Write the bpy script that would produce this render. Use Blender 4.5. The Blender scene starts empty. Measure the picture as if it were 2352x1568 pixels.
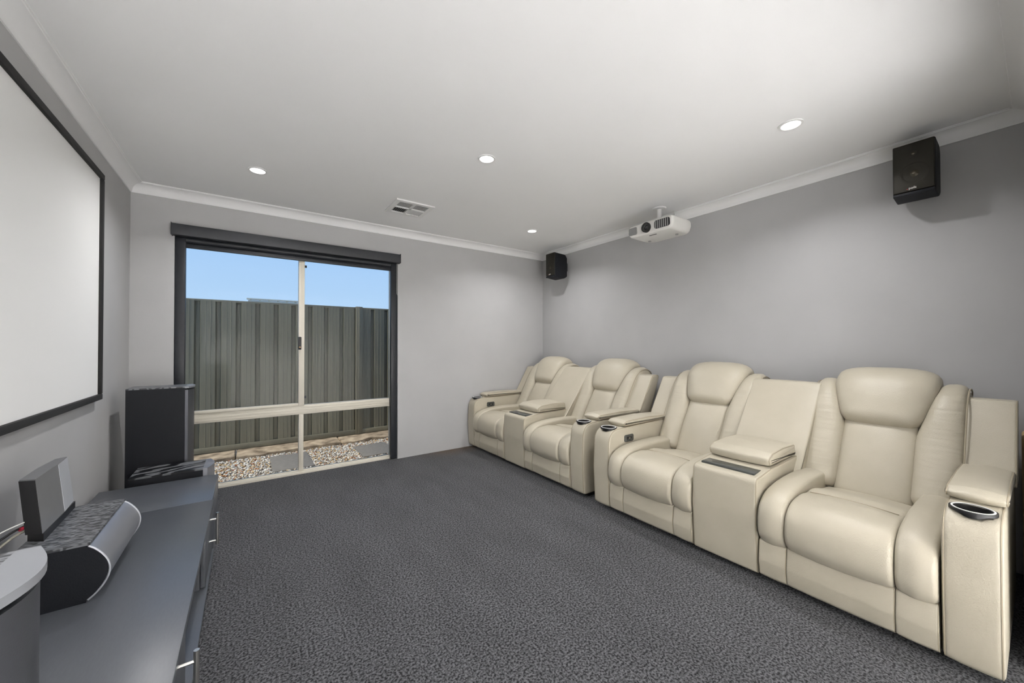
import bpy, bmesh, math, random
import numpy as np
from mathutils import Vector, Matrix

sc = bpy.context.scene
col = sc.collection
PI = math.pi

# ------------------------------------------------------------------ camera
F_PX = 860.93
cam_d = bpy.data.cameras.new('camera')
cam_d.sensor_width = 36.0
cam_d.lens = F_PX / 2352 * 36.0
cam_d.clip_start = 0.02
cam_o = bpy.data.objects.new('camera', cam_d)
col.objects.link(cam_o)
CR = Vector((0.81715835, -0.57641138, -0.00146773))
CU = Vector((-0.00513554, -0.00982665, 0.99993853))
CF = Vector((0.57639037, 0.81710058, 0.01099012))
cam_o.matrix_world = Matrix(((CR.x, CU.x, -CF.x, 0), (CR.y, CU.y, -CF.y, 0), (CR.z, CU.z, -CF.z, 1.2), (0, 0, 0, 1)))
sc.camera = cam_o

# ------------------------------------------------------------------ world, sun, exposure
w = bpy.data.worlds.new('sky'); sc.world = w; w.use_nodes = True
nt = w.node_tree; nt.nodes.clear()
wo = nt.nodes.new('ShaderNodeOutputWorld'); bg = nt.nodes.new('ShaderNodeBackground')
tc = nt.nodes.new('ShaderNodeTexCoord'); sx = nt.nodes.new('ShaderNodeSeparateXYZ')
rp = nt.nodes.new('ShaderNodeValToRGB')
e = rp.color_ramp.elements
e[0].position = 0.0; e[0].color = (0.56, 0.77, 1.0, 1)
e[1].position = 0.30; e[1].color = (0.36, 0.61, 1.0, 1)
e2 = rp.color_ramp.elements.new(1.0); e2.color = (0.24, 0.44, 0.86, 1)
nt.links.new(tc.outputs['Generated'], sx.inputs[0]); nt.links.new(sx.outputs['Z'], rp.inputs[0])
nt.links.new(rp.outputs[0], bg.inputs[0]); nt.links.new(bg.outputs[0], wo.inputs[0])
bg.inputs[1].default_value = 1.0

sun_d = bpy.data.lights.new('sun', 'SUN'); sun_d.energy = 3.6; sun_d.angle = 0.01; sun_d.color = (1.0, 0.9, 0.75)
sun_o = bpy.data.objects.new('sun', sun_d); col.objects.link(sun_o)
sun_o.rotation_euler = Vector((0.62, 0.10, -0.75)).to_track_quat('-Z', 'Y').to_euler()

DOWNLIGHT_W = 11.0
HALL_FILL_W = 320.0  # power of the added hall lamps that fill the room from behind
sc.view_settings.view_transform = 'Standard'
sc.view_settings.look = 'None'
sc.view_settings.gamma = 1.0
sc.view_settings.use_curve_mapping = False
sc.view_settings.exposure = 0.0

# ------------------------------------------------------------------ room numbers
L, R, B, A = -0.7296, 3.3175, 3.9683, 0.0142
CB, CT = 2.3645, 2.439
HALL = -3.4

# ------------------------------------------------------------------ materials
MATS = {}
def mat(name, base, rough=0.5, metal=0.0, var=0.0, vscale=8.0, bump=0.0, bscale=200.0, spec=0.5, coat=0.0, stretch=None, detail=3.0, dark=None):
    if name in MATS: return MATS[name]
    m = bpy.data.materials.new(name); m.use_nodes = True
    n = m.node_tree; p = n.nodes['Principled BSDF']
    p.inputs['Base Color'].default_value = (*base, 1); p.inputs['Roughness'].default_value = rough
    p.inputs['Metallic'].default_value = metal
    p.inputs['Specular IOR Level'].default_value = spec
    if coat: p.inputs['Coat Weight'].default_value = coat; p.inputs['Coat Roughness'].default_value = 0.1
    t = n.nodes.new('ShaderNodeTexCoord'); src = t.outputs['Object']
    if stretch:
        mp = n.nodes.new('ShaderNodeMapping'); mp.inputs['Scale'].default_value = stretch
        n.links.new(src, mp.inputs[0]); src = mp.outputs[0]
    if var or dark:
        nz = n.nodes.new('ShaderNodeTexNoise'); nz.inputs['Scale'].default_value = vscale; nz.inputs['Detail'].default_value = detail
        n.links.new(src, nz.inputs['Vector'])
        cr = n.nodes.new('ShaderNodeValToRGB')
        d = dark if dark else tuple(c * (1 - var) for c in base)
        b = base if dark else tuple(min(1, c * (1 + var)) for c in base)
        cr.color_ramp.elements[0].position = 0.3; cr.color_ramp.elements[1].position = 0.7
        cr.color_ramp.elements[0].color = (*d, 1); cr.color_ramp.elements[1].color = (*b, 1)
        n.links.new(nz.outputs['Fac'], cr.inputs[0]); n.links.new(cr.outputs[0], p.inputs['Base Color'])
    if bump:
        nb = n.nodes.new('ShaderNodeTexNoise'); nb.inputs['Scale'].default_value = bscale; nb.inputs['Detail'].default_value = 4
        n.links.new(src, nb.inputs['Vector'])
        bp = n.nodes.new('ShaderNodeBump'); bp.inputs['Strength'].default_value = bump; bp.inputs['Distance'].default_value = 0.004
        n.links.new(nb.outputs['Fac'], bp.inputs['Height']); n.links.new(bp.outputs[0], p.inputs['Normal'])
    MATS[name] = m
    return m

def emit(name, colr, strength):
    m = bpy.data.materials.new(name); m.use_nodes = True; n = m.node_tree; n.nodes.clear()
    o = n.nodes.new('ShaderNodeOutputMaterial'); em = n.nodes.new('ShaderNodeEmission')
    em.inputs[0].default_value = (*colr, 1); em.inputs[1].default_value = strength
    n.links.new(em.outputs[0], o.inputs[0]); return m

M_WALL = mat('wall_paint', (0.43, 0.428, 0.43), 0.75, var=0.025, vscale=3, bump=0.06, bscale=90)
M_CEIL = mat('ceiling_paint', (0.86, 0.86, 0.86), 0.85, var=0.01, vscale=2)
M_CORN = mat('cornice_paint', (0.86, 0.86, 0.86), 0.6)
M_HALL = mat('hall_paint', (0.80, 0.79, 0.77), 0.8)
M_TILE = mat('hall_tile', (0.46, 0.455, 0.45), 0.35, var=0.05)
M_LEATH2 = mat('leather_seam', (0.34, 0.295, 0.215), 0.5)
M_TAN = mat('tan_leather', (0.50, 0.36, 0.19), 0.4, bump=0.2, bscale=30)
M_BLACK = mat('black_plastic', (0.010, 0.010, 0.011), 0.45)
M_BLKVINYL = mat('black_vinyl', (0.010, 0.011, 0.014), 0.5, bump=0.15, bscale=300, spec=0.2)
M_VELVET = mat('black_velvet', (0.012, 0.012, 0.012), 0.85)
M_SCREEN = mat('screen_fabric', (0.86, 0.86, 0.85), 0.8)
M_CHROME = mat('brushed_steel', (0.62, 0.61, 0.58), 0.25, metal=1.0)
M_SILVER = mat('silver_plastic', (0.20, 0.205, 0.215), 0.35, metal=0.3, var=0.04, vscale=20)
M_SILVL = mat('light_silver', (0.50, 0.52, 0.56), 0.35, metal=0.3)
M_TCAP = mat('tower_cap_silver', (0.26, 0.27, 0.29), 0.4, metal=0.3)
M_TGRILLE = mat('tower_grille', (0.11, 0.115, 0.13), 0.42, metal=0.7, bump=0.1, bscale=600)
M_GRILLE = mat('silver_grille', (0.30, 0.31, 0.34), 0.38, metal=0.6, bump=0.1, bscale=600)
M_ALU = mat('cream_aluminium', (0.66, 0.62, 0.53), 0.45)
M_BLIND = mat('charcoal_blind', (0.020, 0.022, 0.027), 0.45, var=0.1, vscale=30, spec=.35)
M_FENCE = mat('fence_steel', (0.175, 0.162, 0.115), 0.5, var=0.06, vscale=4, stretch=(6, 6, 0.5))
M_CONC = mat('concrete', (0.52, 0.42, 0.30), 0.9, var=0.25, vscale=9, bump=0.5, bscale=60, dark=(0.16, 0.12, 0.08))
M_PAVER = mat('paver_concrete', (0.20, 0.19, 0.175), 0.85, var=0.25, vscale=25, stretch=(1, 6, 1), bump=0.4, bscale=120)
M_SOIL = mat('soil', (0.25, 0.20, 0.15), 0.95, var=0.3)
M_PROJ = mat('projector_white', (0.72, 0.71, 0.68), 0.4)
M_PROJG = mat('projector_grey', (0.30, 0.30, 0.29), 0.5)
M_GLASSLENS = mat('lens_glass', (0.01, 0.01, 0.014), 0.05, coat=1.0)
M_TRAY = mat('tray_grey', (0.06, 0.064, 0.06), 0.25)
M_WHITEPL = mat('white_plastic', (0.80, 0.80, 0.79), 0.4)
M_VENTG = mat('vent_grey', (0.25, 0.25, 0.25), 0.6)  # slightly darker grey for the projector intake fins
M_WIREW = mat('white_wire', (0.7, 0.7, 0.68), 0.5)
M_RED = mat('red_plug', (0.35, 0.02, 0.04), 0.4)
M_SHED = mat('shed_metal', (0.66, 0.66, 0.58), 0.5)
M_BRONZE = mat('speaker_grille_black', (0.020, 0.018, 0.013), 0.40, metal=0.6, bump=0.15, bscale=900)
M_CONE = mat('speaker_cone', (0.08, 0.07, 0.05), 0.25, metal=0.6)
M_INK = mat('white_ink', (0.85, 0.82, 0.8), 0.5)
M_LAMP = emit('lamp_diffuser', (1.0, 0.98, 0.94), 6.0)

def carpet():
    m = bpy.data.materials.new('carpet'); m.use_nodes = True; n = m.node_tree; p = n.nodes['Principled BSDF']
    p.inputs['Roughness'].default_value = 0.95; p.inputs['Specular IOR Level'].default_value = 0.15
    p.inputs['Sheen Weight'].default_value = 0.10; p.inputs['Sheen Roughness'].default_value = 0.5
    t = n.nodes.new('ShaderNodeTexCoord')
    a = n.nodes.new('ShaderNodeTexNoise'); a.inputs['Scale'].default_value = 115; a.inputs['Detail'].default_value = 2; a.inputs['Roughness'].default_value = 0.6
    b = n.nodes.new('ShaderNodeTexNoise'); b.inputs['Scale'].default_value = 2.2; b.inputs['Detail'].default_value = 5; b.inputs['Roughness'].default_value = 0.6
    mp = n.nodes.new('ShaderNodeMapping'); mp.inputs['Scale'].default_value = (2.4, 0.8, 1)
    n.links.new(t.outputs['Object'], a.inputs['Vector']); n.links.new(t.outputs['Object'], mp.inputs[0]); n.links.new(mp.outputs[0], b.inputs['Vector'])
    ca = n.nodes.new('ShaderNodeValToRGB'); ca.color_ramp.elements[0].position = 0.38; ca.color_ramp.elements[1].position = 0.64
    ca.color_ramp.elements[0].color = (0.008, 0.008, 0.009, 1); ca.color_ramp.elements[1].color = (0.125, 0.126, 0.134, 1)
    cb = n.nodes.new('ShaderNodeValToRGB'); cb.color_ramp.elements[0].position = 0.3; cb.color_ramp.elements[1].position = 0.7
    cb.color_ramp.elements[0].color = (0.84, 0.84, 0.84, 1); cb.color_ramp.elements[1].color = (1.12, 1.12, 1.12, 1)
    mx = n.nodes.new('ShaderNodeMix'); mx.data_type = 'RGBA'; mx.blend_type = 'MULTIPLY'; mx.inputs['Factor'].default_value = 1
    n.links.new(a.outputs['Fac'], ca.inputs[0]); n.links.new(b.outputs['Fac'], cb.inputs[0])
    n.links.new(ca.outputs[0], mx.inputs['A']); n.links.new(cb.outputs[0], mx.inputs['B']); 
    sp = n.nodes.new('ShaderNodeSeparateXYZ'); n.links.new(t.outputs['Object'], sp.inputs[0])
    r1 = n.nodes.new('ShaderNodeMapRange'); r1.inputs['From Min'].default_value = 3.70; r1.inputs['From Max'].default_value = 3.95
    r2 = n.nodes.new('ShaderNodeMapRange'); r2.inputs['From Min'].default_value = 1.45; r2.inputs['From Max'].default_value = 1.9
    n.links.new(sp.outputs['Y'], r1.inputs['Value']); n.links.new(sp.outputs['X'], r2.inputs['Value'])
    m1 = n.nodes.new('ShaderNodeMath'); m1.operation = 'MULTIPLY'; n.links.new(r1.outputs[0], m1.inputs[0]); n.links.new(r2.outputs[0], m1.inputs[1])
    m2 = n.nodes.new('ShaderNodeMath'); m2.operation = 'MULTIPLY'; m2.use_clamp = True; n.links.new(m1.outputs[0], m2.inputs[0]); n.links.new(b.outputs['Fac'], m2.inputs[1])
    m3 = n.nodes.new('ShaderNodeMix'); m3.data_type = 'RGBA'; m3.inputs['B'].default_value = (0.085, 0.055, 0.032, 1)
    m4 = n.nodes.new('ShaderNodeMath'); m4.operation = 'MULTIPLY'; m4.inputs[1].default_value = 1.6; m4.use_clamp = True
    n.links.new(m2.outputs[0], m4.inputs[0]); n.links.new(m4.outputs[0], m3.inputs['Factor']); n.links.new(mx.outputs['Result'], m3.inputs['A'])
    n.links.new(m3.outputs['Result'], p.inputs['Base Color'])
    bp = n.nodes.new('ShaderNodeBump'); bp.inputs['Strength'].default_value = 0.35; bp.inputs['Distance'].default_value = 0.005
    n.links.new(a.outputs['Fac'], bp.inputs['Height']); n.links.new(bp.outputs[0], p.inputs['Normal'])
    return m
M_CARPET = carpet()

def leather(name='cream_leather', crease=None):
    m = bpy.data.materials.new(name); m.use_nodes = True; n = m.node_tree; p = n.nodes['Principled BSDF']
    p.inputs['Roughness'].default_value = 0.41; p.inputs['Specular IOR Level'].default_value = 0.45
    t = n.nodes.new('ShaderNodeTexCoord')
    a = n.nodes.new('ShaderNodeTexNoise'); a.inputs['Scale'].default_value = 5; a.inputs['Detail'].default_value = 3
    ca = n.nodes.new('ShaderNodeValToRGB'); ca.color_ramp.elements[0].position = 0.3; ca.color_ramp.elements[1].position = 0.7
    ca.color_ramp.elements[0].color = (0.43, 0.392, 0.308, 1); ca.color_ramp.elements[1].color = (0.465, 0.425, 0.338, 1)
    v = n.nodes.new('ShaderNodeTexVoronoi'); v.inputs['Scale'].default_value = 260
    wn = n.nodes.new('ShaderNodeTexNoise'); wn.inputs['Scale'].default_value = 7; wn.inputs['Detail'].default_value = 1; wn.inputs['Distortion'].default_value = 0.4
    for q in (a, v): n.links.new(t.outputs['Object'], q.inputs['Vector'])
    mp = n.nodes.new('ShaderNodeMapping'); n.links.new(t.outputs['Object'], mp.inputs[0]); n.links.new(mp.outputs[0], wn.inputs['Vector'])
    if crease: mp.inputs['Scale'].default_value = crease
    b1 = n.nodes.new('ShaderNodeBump'); b1.inputs['Strength'].default_value = 0.25; b1.inputs['Distance'].default_value = 0.002
    b2 = n.nodes.new('ShaderNodeBump'); b2.inputs['Strength'].default_value = 0.24 if crease else 0.14; b2.inputs['Distance'].default_value = 0.02
    n.links.new(wn.outputs['Fac'], b2.inputs['Height']); n.links.new(v.outputs['Distance'], b1.inputs['Height'])
    n.links.new(b2.outputs[0], b1.inputs['Normal']); n.links.new(b1.outputs[0], p.inputs['Normal'])
    n.links.new(a.outputs['Fac'], ca.inputs[0]); n.links.new(ca.outputs[0], p.inputs['Base Color'])
    return m
M_LEATH = leather()
M_LEATHC = leather('creased_cream_leather', (2.0, .55, 4.0))

def woodgrain(name, c0, c1, rough, scale, dist, rot=0.0, lo=.35, hi=.75, bump=.3, dsc=.5):
    m = bpy.data.materials.new(name); m.use_nodes = True; n = m.node_tree; p = n.nodes['Principled BSDF']
    p.inputs['Roughness'].default_value = rough
    t = n.nodes.new('ShaderNodeTexCoord'); mp = n.nodes.new('ShaderNodeMapping'); mp.inputs['Rotation'].default_value = (0, 0, rot)
    mp.inputs['Scale'].default_value = (.35, 1, .35)
    wv = n.nodes.new('ShaderNodeTexWave'); wv.bands_direction = 'Y'; wv.inputs['Scale'].default_value = scale
    wv.inputs['Distortion'].default_value = dist; wv.inputs['Detail'].default_value = 2; wv.inputs['Detail Scale'].default_value = dsc; wv.inputs['Detail Roughness'].default_value = .5
    cr = n.nodes.new('ShaderNodeValToRGB'); cr.color_ramp.elements[0].position = lo; cr.color_ramp.elements[1].position = hi
    cr.color_ramp.elements[0].color = (*c0, 1); cr.color_ramp.elements[1].color = (*c1, 1)
    n.links.new(t.outputs['Object'], mp.inputs[0]); n.links.new(mp.outputs[0], wv.inputs['Vector'])
    n.links.new(wv.outputs['Fac'], cr.inputs[0]); n.links.new(cr.outputs[0], p.inputs['Base Color'])
    if bump:
        bp = n.nodes.new('ShaderNodeBump'); bp.inputs['Strength'].default_value = bump; bp.inputs['Distance'].default_value = 0.001
        n.links.new(wv.outputs['Fac'], bp.inputs['Height']); n.links.new(bp.outputs[0], p.inputs['Normal'])
    return m
M_ASH = woodgrain('black_ash_fine', (0.035, 0.037, 0.042), (0.17, 0.178, 0.19), 0.36, 20, 16, .5, dsc=2.2)
M_ASHB = woodgrain('black_ash_bold', (0.008, 0.009, 0.011), (0.15, 0.155, 0.165), 0.32, 6.0, 11, -.9, .45, .62, dsc=1.3)
M_CAB = mat('charcoal_laminate', (0.078, 0.084, 0.095), 0.34, var=0.05, vscale=40, stretch=(6, 1, 6))

def glass():
    m = bpy.data.materials.new('window_glass'); m.use_nodes = True; n = m.node_tree; n.nodes.clear()
    o = n.nodes.new('ShaderNodeOutputMaterial'); mix = n.nodes.new('ShaderNodeMixShader')
    tr = n.nodes.new('ShaderNodeBsdfTransparent'); gl = n.nodes.new('ShaderNodeBsdfGlossy'); gl.inputs['Roughness'].default_value = 0.01
    tr.inputs[0].default_value = (0.96, 0.97, 0.97, 1)
    fr = n.nodes.new('ShaderNodeFresnel'); fr.inputs['IOR'].default_value = 1.15
    n.links.new(fr.outputs[0], mix.inputs[0]); n.links.new(tr.outputs[0], mix.inputs[1]); n.links.new(gl.outputs[0], mix.inputs[2])
    n.links.new(mix.outputs[0], o.inputs[0]); return m
M_GLASS = glass()

def gravelmat():
    m = bpy.data.materials.new('gravel'); m.use_nodes = True; n = m.node_tree; p = n.nodes['Principled BSDF']
    p.inputs['Roughness'].default_value = 0.8
    at = n.nodes.new('ShaderNodeAttribute'); at.attribute_name = 'tint'
    cr = n.nodes.new('ShaderNodeValToRGB'); cr.color_ramp.interpolation = 'CONSTANT'
    cols = [(0, (0.62, 0.60, 0.56)), (0.28, (0.42, 0.40, 0.37)), (0.46, (0.75, 0.72, 0.66)), (0.62, (0.50, 0.34, 0.17)), (0.74, (0.28, 0.25, 0.22)), (0.84, (0.62, 0.50, 0.33)), (0.93, (0.36, 0.16, 0.08))]
    el = cr.color_ramp.elements
    el[0].position = 0; el[0].color = (*cols[0][1], 1); el[1].position = cols[1][0]; el[1].color = (*cols[1][1], 1)
    for ps, c in cols[2:]: q = el.new(ps); q.color = (*c, 1)
    n.links.new(at.outputs['Fac'], cr.inputs[0]); n.links.new(cr.outputs[0], p.inputs['Base Color'])
    return m
M_GRAVEL = gravelmat()

# ------------------------------------------------------------------ helpers
def tag(o, label=None, cat=None, group=None, kind=None):
    if label: o['label'] = label
    if cat: o['category'] = cat
    if group: o['group'] = group
    if kind: o['kind'] = kind
    return o

def empty(name, loc=(0, 0, 0)):
    o = bpy.data.objects.new(name, None); col.objects.link(o); o.location = loc; o.empty_display_size = 0.1
    return o

def link(name, me, m, parent=None, smooth=False, angle=None):
    if m: me.materials.append(m)
    if smooth:
        me.polygons.foreach_set('use_smooth', [True] * len(me.polygons))
        if angle: me.set_sharp_from_angle(angle=math.radians(angle))
    o = bpy.data.objects.new(name, me); col.objects.link(o)
    if parent is not None:
        o.parent = parent
    return o

def bm_box(bm, lo, hi, bev=0.0, seg=2):
    """a box between two corners, with optional bevel, added to bm"""
    r = bmesh.ops.create_cube(bm, size=1.0)
    c = [(a + b) / 2 for a, b in zip(lo, hi)]; s = [abs(b - a) for a, b in zip(lo, hi)]
    for v in r['verts']:
        v.co = Vector((v.co.x * s[0] + c[0], v.co.y * s[1] + c[1], v.co.z * s[2] + c[2]))
    if bev:
        es = list({ed for v in r['verts'] for ed in v.link_edges})
        bmesh.ops.bevel(bm, geom=es, offset=bev, segments=seg, profile=0.5, affect='EDGES')

def box(name, lo, hi, m, parent=None, bev=0.0, seg=2, off=None):
    """box in world numbers; parent's location is subtracted"""
    if off is None: off = parent_off(parent)
    bm = bmesh.new()
    bm_box(bm, [a - b for a, b in zip(lo, off)], [a - b for a, b in zip(hi, off)], bev, seg)
    me = bpy.data.meshes.new(name); bm.to_mesh(me); bm.free()
    return link(name, me, m, parent, smooth=bev > 0, angle=35)

def parent_off(p):
    v = Vector((0, 0, 0))
    while p is not None:
        v += Vector(p.location); p = p.parent
    return v

def mesh_pd(name, verts, faces, m, parent=None, smooth=True, angle=40):
    off = parent_off(parent)
    me = bpy.data.meshes.new(name)
    me.from_pydata([(x - off[0], y - off[1], z - off[2]) for x, y, z in verts], [], faces)
    me.validate(); 
    bm = bmesh.new(); bm.from_mesh(me); bmesh.ops.recalc_face_normals(bm, faces=bm.faces); bm.to_mesh(me); bm.free()
    return link(name, me, m, parent, smooth, angle)

def loft_data(loops, caps=True):
    n = len(loops[0]); V = [tuple(p) for lp in loops for p in lp]; Fc = []
    for i in range(len(loops) - 1):
        for k in range(n):
            a, b = i * n + k, i * n + (k + 1) % n
            Fc.append((a, b, b + n, a + n))
    if caps:
        Fc.append(tuple(range(n - 1, -1, -1))); Fc.append(tuple((len(loops) - 1) * n + k for k in range(n)))
    return V, Fc

def crom(pts, n, closed=True):
    P = [np.array(p, float) for p in pts]; k = len(P); out = []
    segs = k if closed else k - 1
    for i in range(segs):
        if closed: p0, p1, p2, p3 = P[i - 1], P[i], P[(i + 1) % k], P[(i + 2) % k]
        else: p0, p1, p2, p3 = P[max(i - 1, 0)], P[i], P[i + 1], P[min(i + 2, k - 1)]
        for j in range(n):
            t = j / n
            out.append(0.5 * (2 * p1 + (p2 - p0) * t + (2 * p0 - 5 * p1 + 4 * p2 - p3) * t * t + (3 * p1 - p0 - 3 * p2 + p3) * t ** 3))
    if not closed: out.append(P[-1])
    return np.array(out)

def rpoly(pts, rad, seg=6):
    """rounded polygon"""
    P = [np.array(p, float) for p in pts]; out = []; n = len(P)
    for i in range(n):
        r = rad[i] if isinstance(rad, (list, tuple)) else rad
        a, b, c = P[i - 1], P[i], P[(i + 1) % n]
        u = (a - b) / np.linalg.norm(a - b); v = (c - b) / np.linalg.norm(c - b)
        if r <= 0: out.append(b); continue
        ang = math.acos(max(-1, min(1, u @ v))); d = min(r / math.tan(ang / 2), 0.48 * np.linalg.norm(a - b), 0.48 * np.linalg.norm(c - b))
        p0, p1 = b + u * d, b + v * d
        for k in range(seg + 1):
            t = k / seg; out.append((1 - t) ** 2 * p0 + 2 * t * (1 - t) * b + t * t * p1)
    # densify the long runs
    res = []
    for i in range(len(out)):
        a, b = out[i], out[(i + 1) % len(out)]; d = np.linalg.norm(b - a); k = max(1, int(d / 0.06))
        for j in range(k): res.append(a + (b - a) * j / k)
    return np.array(res)

def normals2(P):
    T = np.roll(P, -1, 0) - np.roll(P, 1, 0); N = np.stack([T[:, 1], -T[:, 0]], 1)
    N /= np.linalg.norm(N, axis=1)[:, None] + 1e-9
    area = 0.5 * np.sum(P[:, 0] * np.roll(P[:, 1], -1) - np.roll(P[:, 0], -1) * P[:, 1])
    return N if area > 0 else -N

def tube_data(path, r, n=6, closed=False):
    P = [Vector(p) for p in path]; loops = []; k = len(P)
    up = None
    for i in range(k):
        if closed: t = (P[(i + 1) % k] - P[i - 1]).normalized()
        else: t = (P[min(i + 1, k - 1)] - P[max(i - 1, 0)]).normalized()
        if up is None: up = t.orthogonal().normalized()
        up = (up - t * up.dot(t)).normalized(); s = t.cross(up)
        loops.append([tuple(P[i] + (up * math.cos(2 * PI * q / n) + s * math.sin(2 * PI * q / n)) * r) for q in range(n)])
    if closed: loops.append(loops[0]); return loft_data(loops, False)
    return loft_data(loops)

def tube(name, path, r, m, parent=None, n=8, closed=False):
    V, Fc = tube_data(path, r, n, closed)
    return mesh_pd(name, V, Fc, m, parent, True, 60)

def cushion(name, prof, y0, y1, m, parent, r=0.03, crown=0.0, piping=None, seg=6, taper=None, pipe_r=0.0028, pipe_sides=(0, 1)):
    """closed xz profile swept along y with rolled ends; piping = True adds seam cords as a sub-part"""
    prof = np.array(prof); N = normals2(prof); loops = []
    ys = []
    for k in range(seg + 1):
        a = k / seg * PI / 2
        ys.append((y0 + r * (1 - math.cos(PI / 2 - a) if False else 1 - math.sin(a)) if False else y0 + r * (1 - math.cos(a)), r * (1 - math.sin(a))))
    mid = 7
    inner = [(y0 + r + (y1 - y0 - 2 * r) * k / mid, -crown * (1 - (2 * k / mid - 1) ** 2)) for k in range(1, mid)]
    end = [(y1 - (y - y0), d) for y, d in reversed(ys)]
    for y, d in ys + inner + end:
        loops.append([(p[0] - n[0] * d, y, p[1] - n[1] * d) for p, n in zip(prof, N)])
    if taper: loops = [[taper(*p) for p in lp] for lp in loops]
    V, Fc = loft_data(loops)
    o = mesh_pd(name, V, Fc, m, parent, True, 50)
    if piping:
        for side in pipe_sides:
            y = y0 + r * 0.29 if side == 0 else y1 - r * 0.29
            pa = [(p[0] - n[0] * r * 0.29, y, p[1] - n[1] * r * 0.29) for p, n in zip(prof, N)]
            if taper: pa = [taper(*p) for p in pa]
            tube('piping', pa, pipe_r, M_LEATH2, o, 5, True)
    return o

def pathsweep(name, path, ya, yb, depth, m, parent, ex=3.2, rtop=0.06, rbot=0.04, M=26, N=28, crease=0.0, piping=None):
    """padded roll along an xz path; ya(s), yb(s) give its sides, depth(s) its half thickness"""
    c = crom(path, 8, False)
    d = np.r_[0, np.cumsum(np.linalg.norm(np.diff(c, axis=0), axis=1))]; tot = d[-1]
    ss = []
    for k in range(6): ss.append(rbot * (1 - math.cos(k / 6 * PI / 2)))
    ss += list(np.linspace(rbot, tot - rtop, M))
    for k in range(1, 7): ss.append(tot - rtop + rtop * math.sin(k / 6 * PI / 2))
    loops = []; pipe = []
    for s in ss:
        x, z = np.interp(s, d, c[:, 0]), np.interp(s, d, c[:, 1])
        s2 = min(s + 0.01, tot); s1 = max(s - 0.01, 0)
        T = np.array([np.interp(s2, d, c[:, 0]) - np.interp(s1, d, c[:, 0]), np.interp(s2, d, c[:, 1]) - np.interp(s1, d, c[:, 1])]); T /= np.linalg.norm(T)
        Nf = np.array([-T[1], T[0]])          # towards the sitter (-x) on an upright path
        t = s / tot; a0, b0 = ya(t), yb(t); hw = (b0 - a0) / 2; yc = (a0 + b0) / 2; hd = depth(t)
        k = 0.0
        if s < rbot: k = 1 - math.sqrt(max(0, 1 - ((rbot - s) / rbot) ** 2)); rr = rbot
        elif s > tot - rtop: k = 1 - math.sqrt(max(0, 1 - ((s - tot + rtop) / rtop) ** 2)); rr = rtop
        else: rr = 0
        hw -= min(k * rr, hw * 0.9); hd -= min(k * rr, hd * 0.9)
        lp = []
        for q in range(N):
            th = 2 * PI * q / N; cq, sq = math.cos(th), math.sin(th)
            yy = math.copysign(abs(cq) ** (2 / ex), cq) * hw; vv = math.copysign(abs(sq) ** (2 / ex), sq) * hd
            lp.append((x + Nf[0] * vv, yc + yy, z + Nf[1] * vv))
        loops.append(lp)
        if piping is not None and rbot < s < tot - rtop * 0.3:
            vv = hd * 0.72; yy = hw * 0.965 * piping
            pipe.append((x + Nf[0] * vv, yc + yy, z + Nf[1] * vv))
    V, Fc = loft_data(loops)
    o = mesh_pd(name, V, Fc, m, parent, True, 70)
    if pipe: tube('piping', pipe, 0.0035, M_LEATH2, o, 5)
    return o

def lathe(name, prof, centre, m, parent=None, n=40, axis='z', smooth=True, angle=35):
    """prof: (radius, height) list, revolved about an axis through centre"""
    loops = []
    for k in range(n):
        a = 2 * PI * k / n; lp = []
        for r, h in prof:
            if axis == 'z': lp.append((centre[0] + r * math.cos(a), centre[1] + r * math.sin(a), centre[2] + h))
            else: lp.append((centre[0] + h, centre[1] + r * math.cos(a), centre[2] + r * math.sin(a)))
        loops.append(lp)
    V = [p for lp in loops for p in lp]; k = len(prof); Fc = []
    for i in range(n):
        j = (i + 1) % n
        for q in range(k - 1): Fc.append((i * k + q, j * k + q, j * k + q + 1, i * k + q + 1))
    if prof[0][0] > 1e-6: Fc.append(tuple(i * k for i in range(n)))
    if prof[-1][0] > 1e-6: Fc.append(tuple(i * k + k - 1 for i in range(n)))
    o = mesh_pd(name, V, Fc, m, parent, smooth, angle)
    bm = bmesh.new(); bm.from_mesh(o.data); bmesh.ops.remove_doubles(bm, verts=bm.verts, dist=1e-5); bmesh.ops.recalc_face_normals(bm, faces=bm.faces); bm.to_mesh(o.data); bm.free()
    return o

def ring(name, ro, ri, z0, z1, centre, m, parent, n=40, axis='z'):
    loops = []
    for k in range(n):
        a = 2 * PI * k / n
        pts = [(ro, z0), (ro, z1), (ri, z1), (ri, z0)]
        if axis == 'z': loops.append([(centre[0] + r * math.cos(a), centre[1] + r * math.sin(a), centre[2] + h) for r, h in pts])
        else: loops.append([(centre[0] + h, centre[1] + r * math.cos(a), centre[2] + r * math.sin(a)) for r, h in pts])
    loops.append(loops[0])
    V, Fc = loft_data(loops, False)
    return mesh_pd(name, V, Fc, m, parent, True, 35)

def prism(name, poly, z0, z1, m, parent=None, shear=(0, 0), smooth=False, angle=30):
    """xy polygon extruded in z, its top shifted by shear"""
    lo = [(x, y, z0) for x, y in poly]; hi = [(x + shear[0], y + shear[1], z1) for x, y in poly]
    V, Fc = loft_data([lo, hi]); return mesh_pd(name, V, Fc, m, parent, smooth, angle)

def copy_tree(o, parent=None):
    c = o.copy(); col.objects.link(c)
    if parent is not None: c.parent = parent
    for ch in list(o.children): copy_tree(ch, c)
    return c

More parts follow.
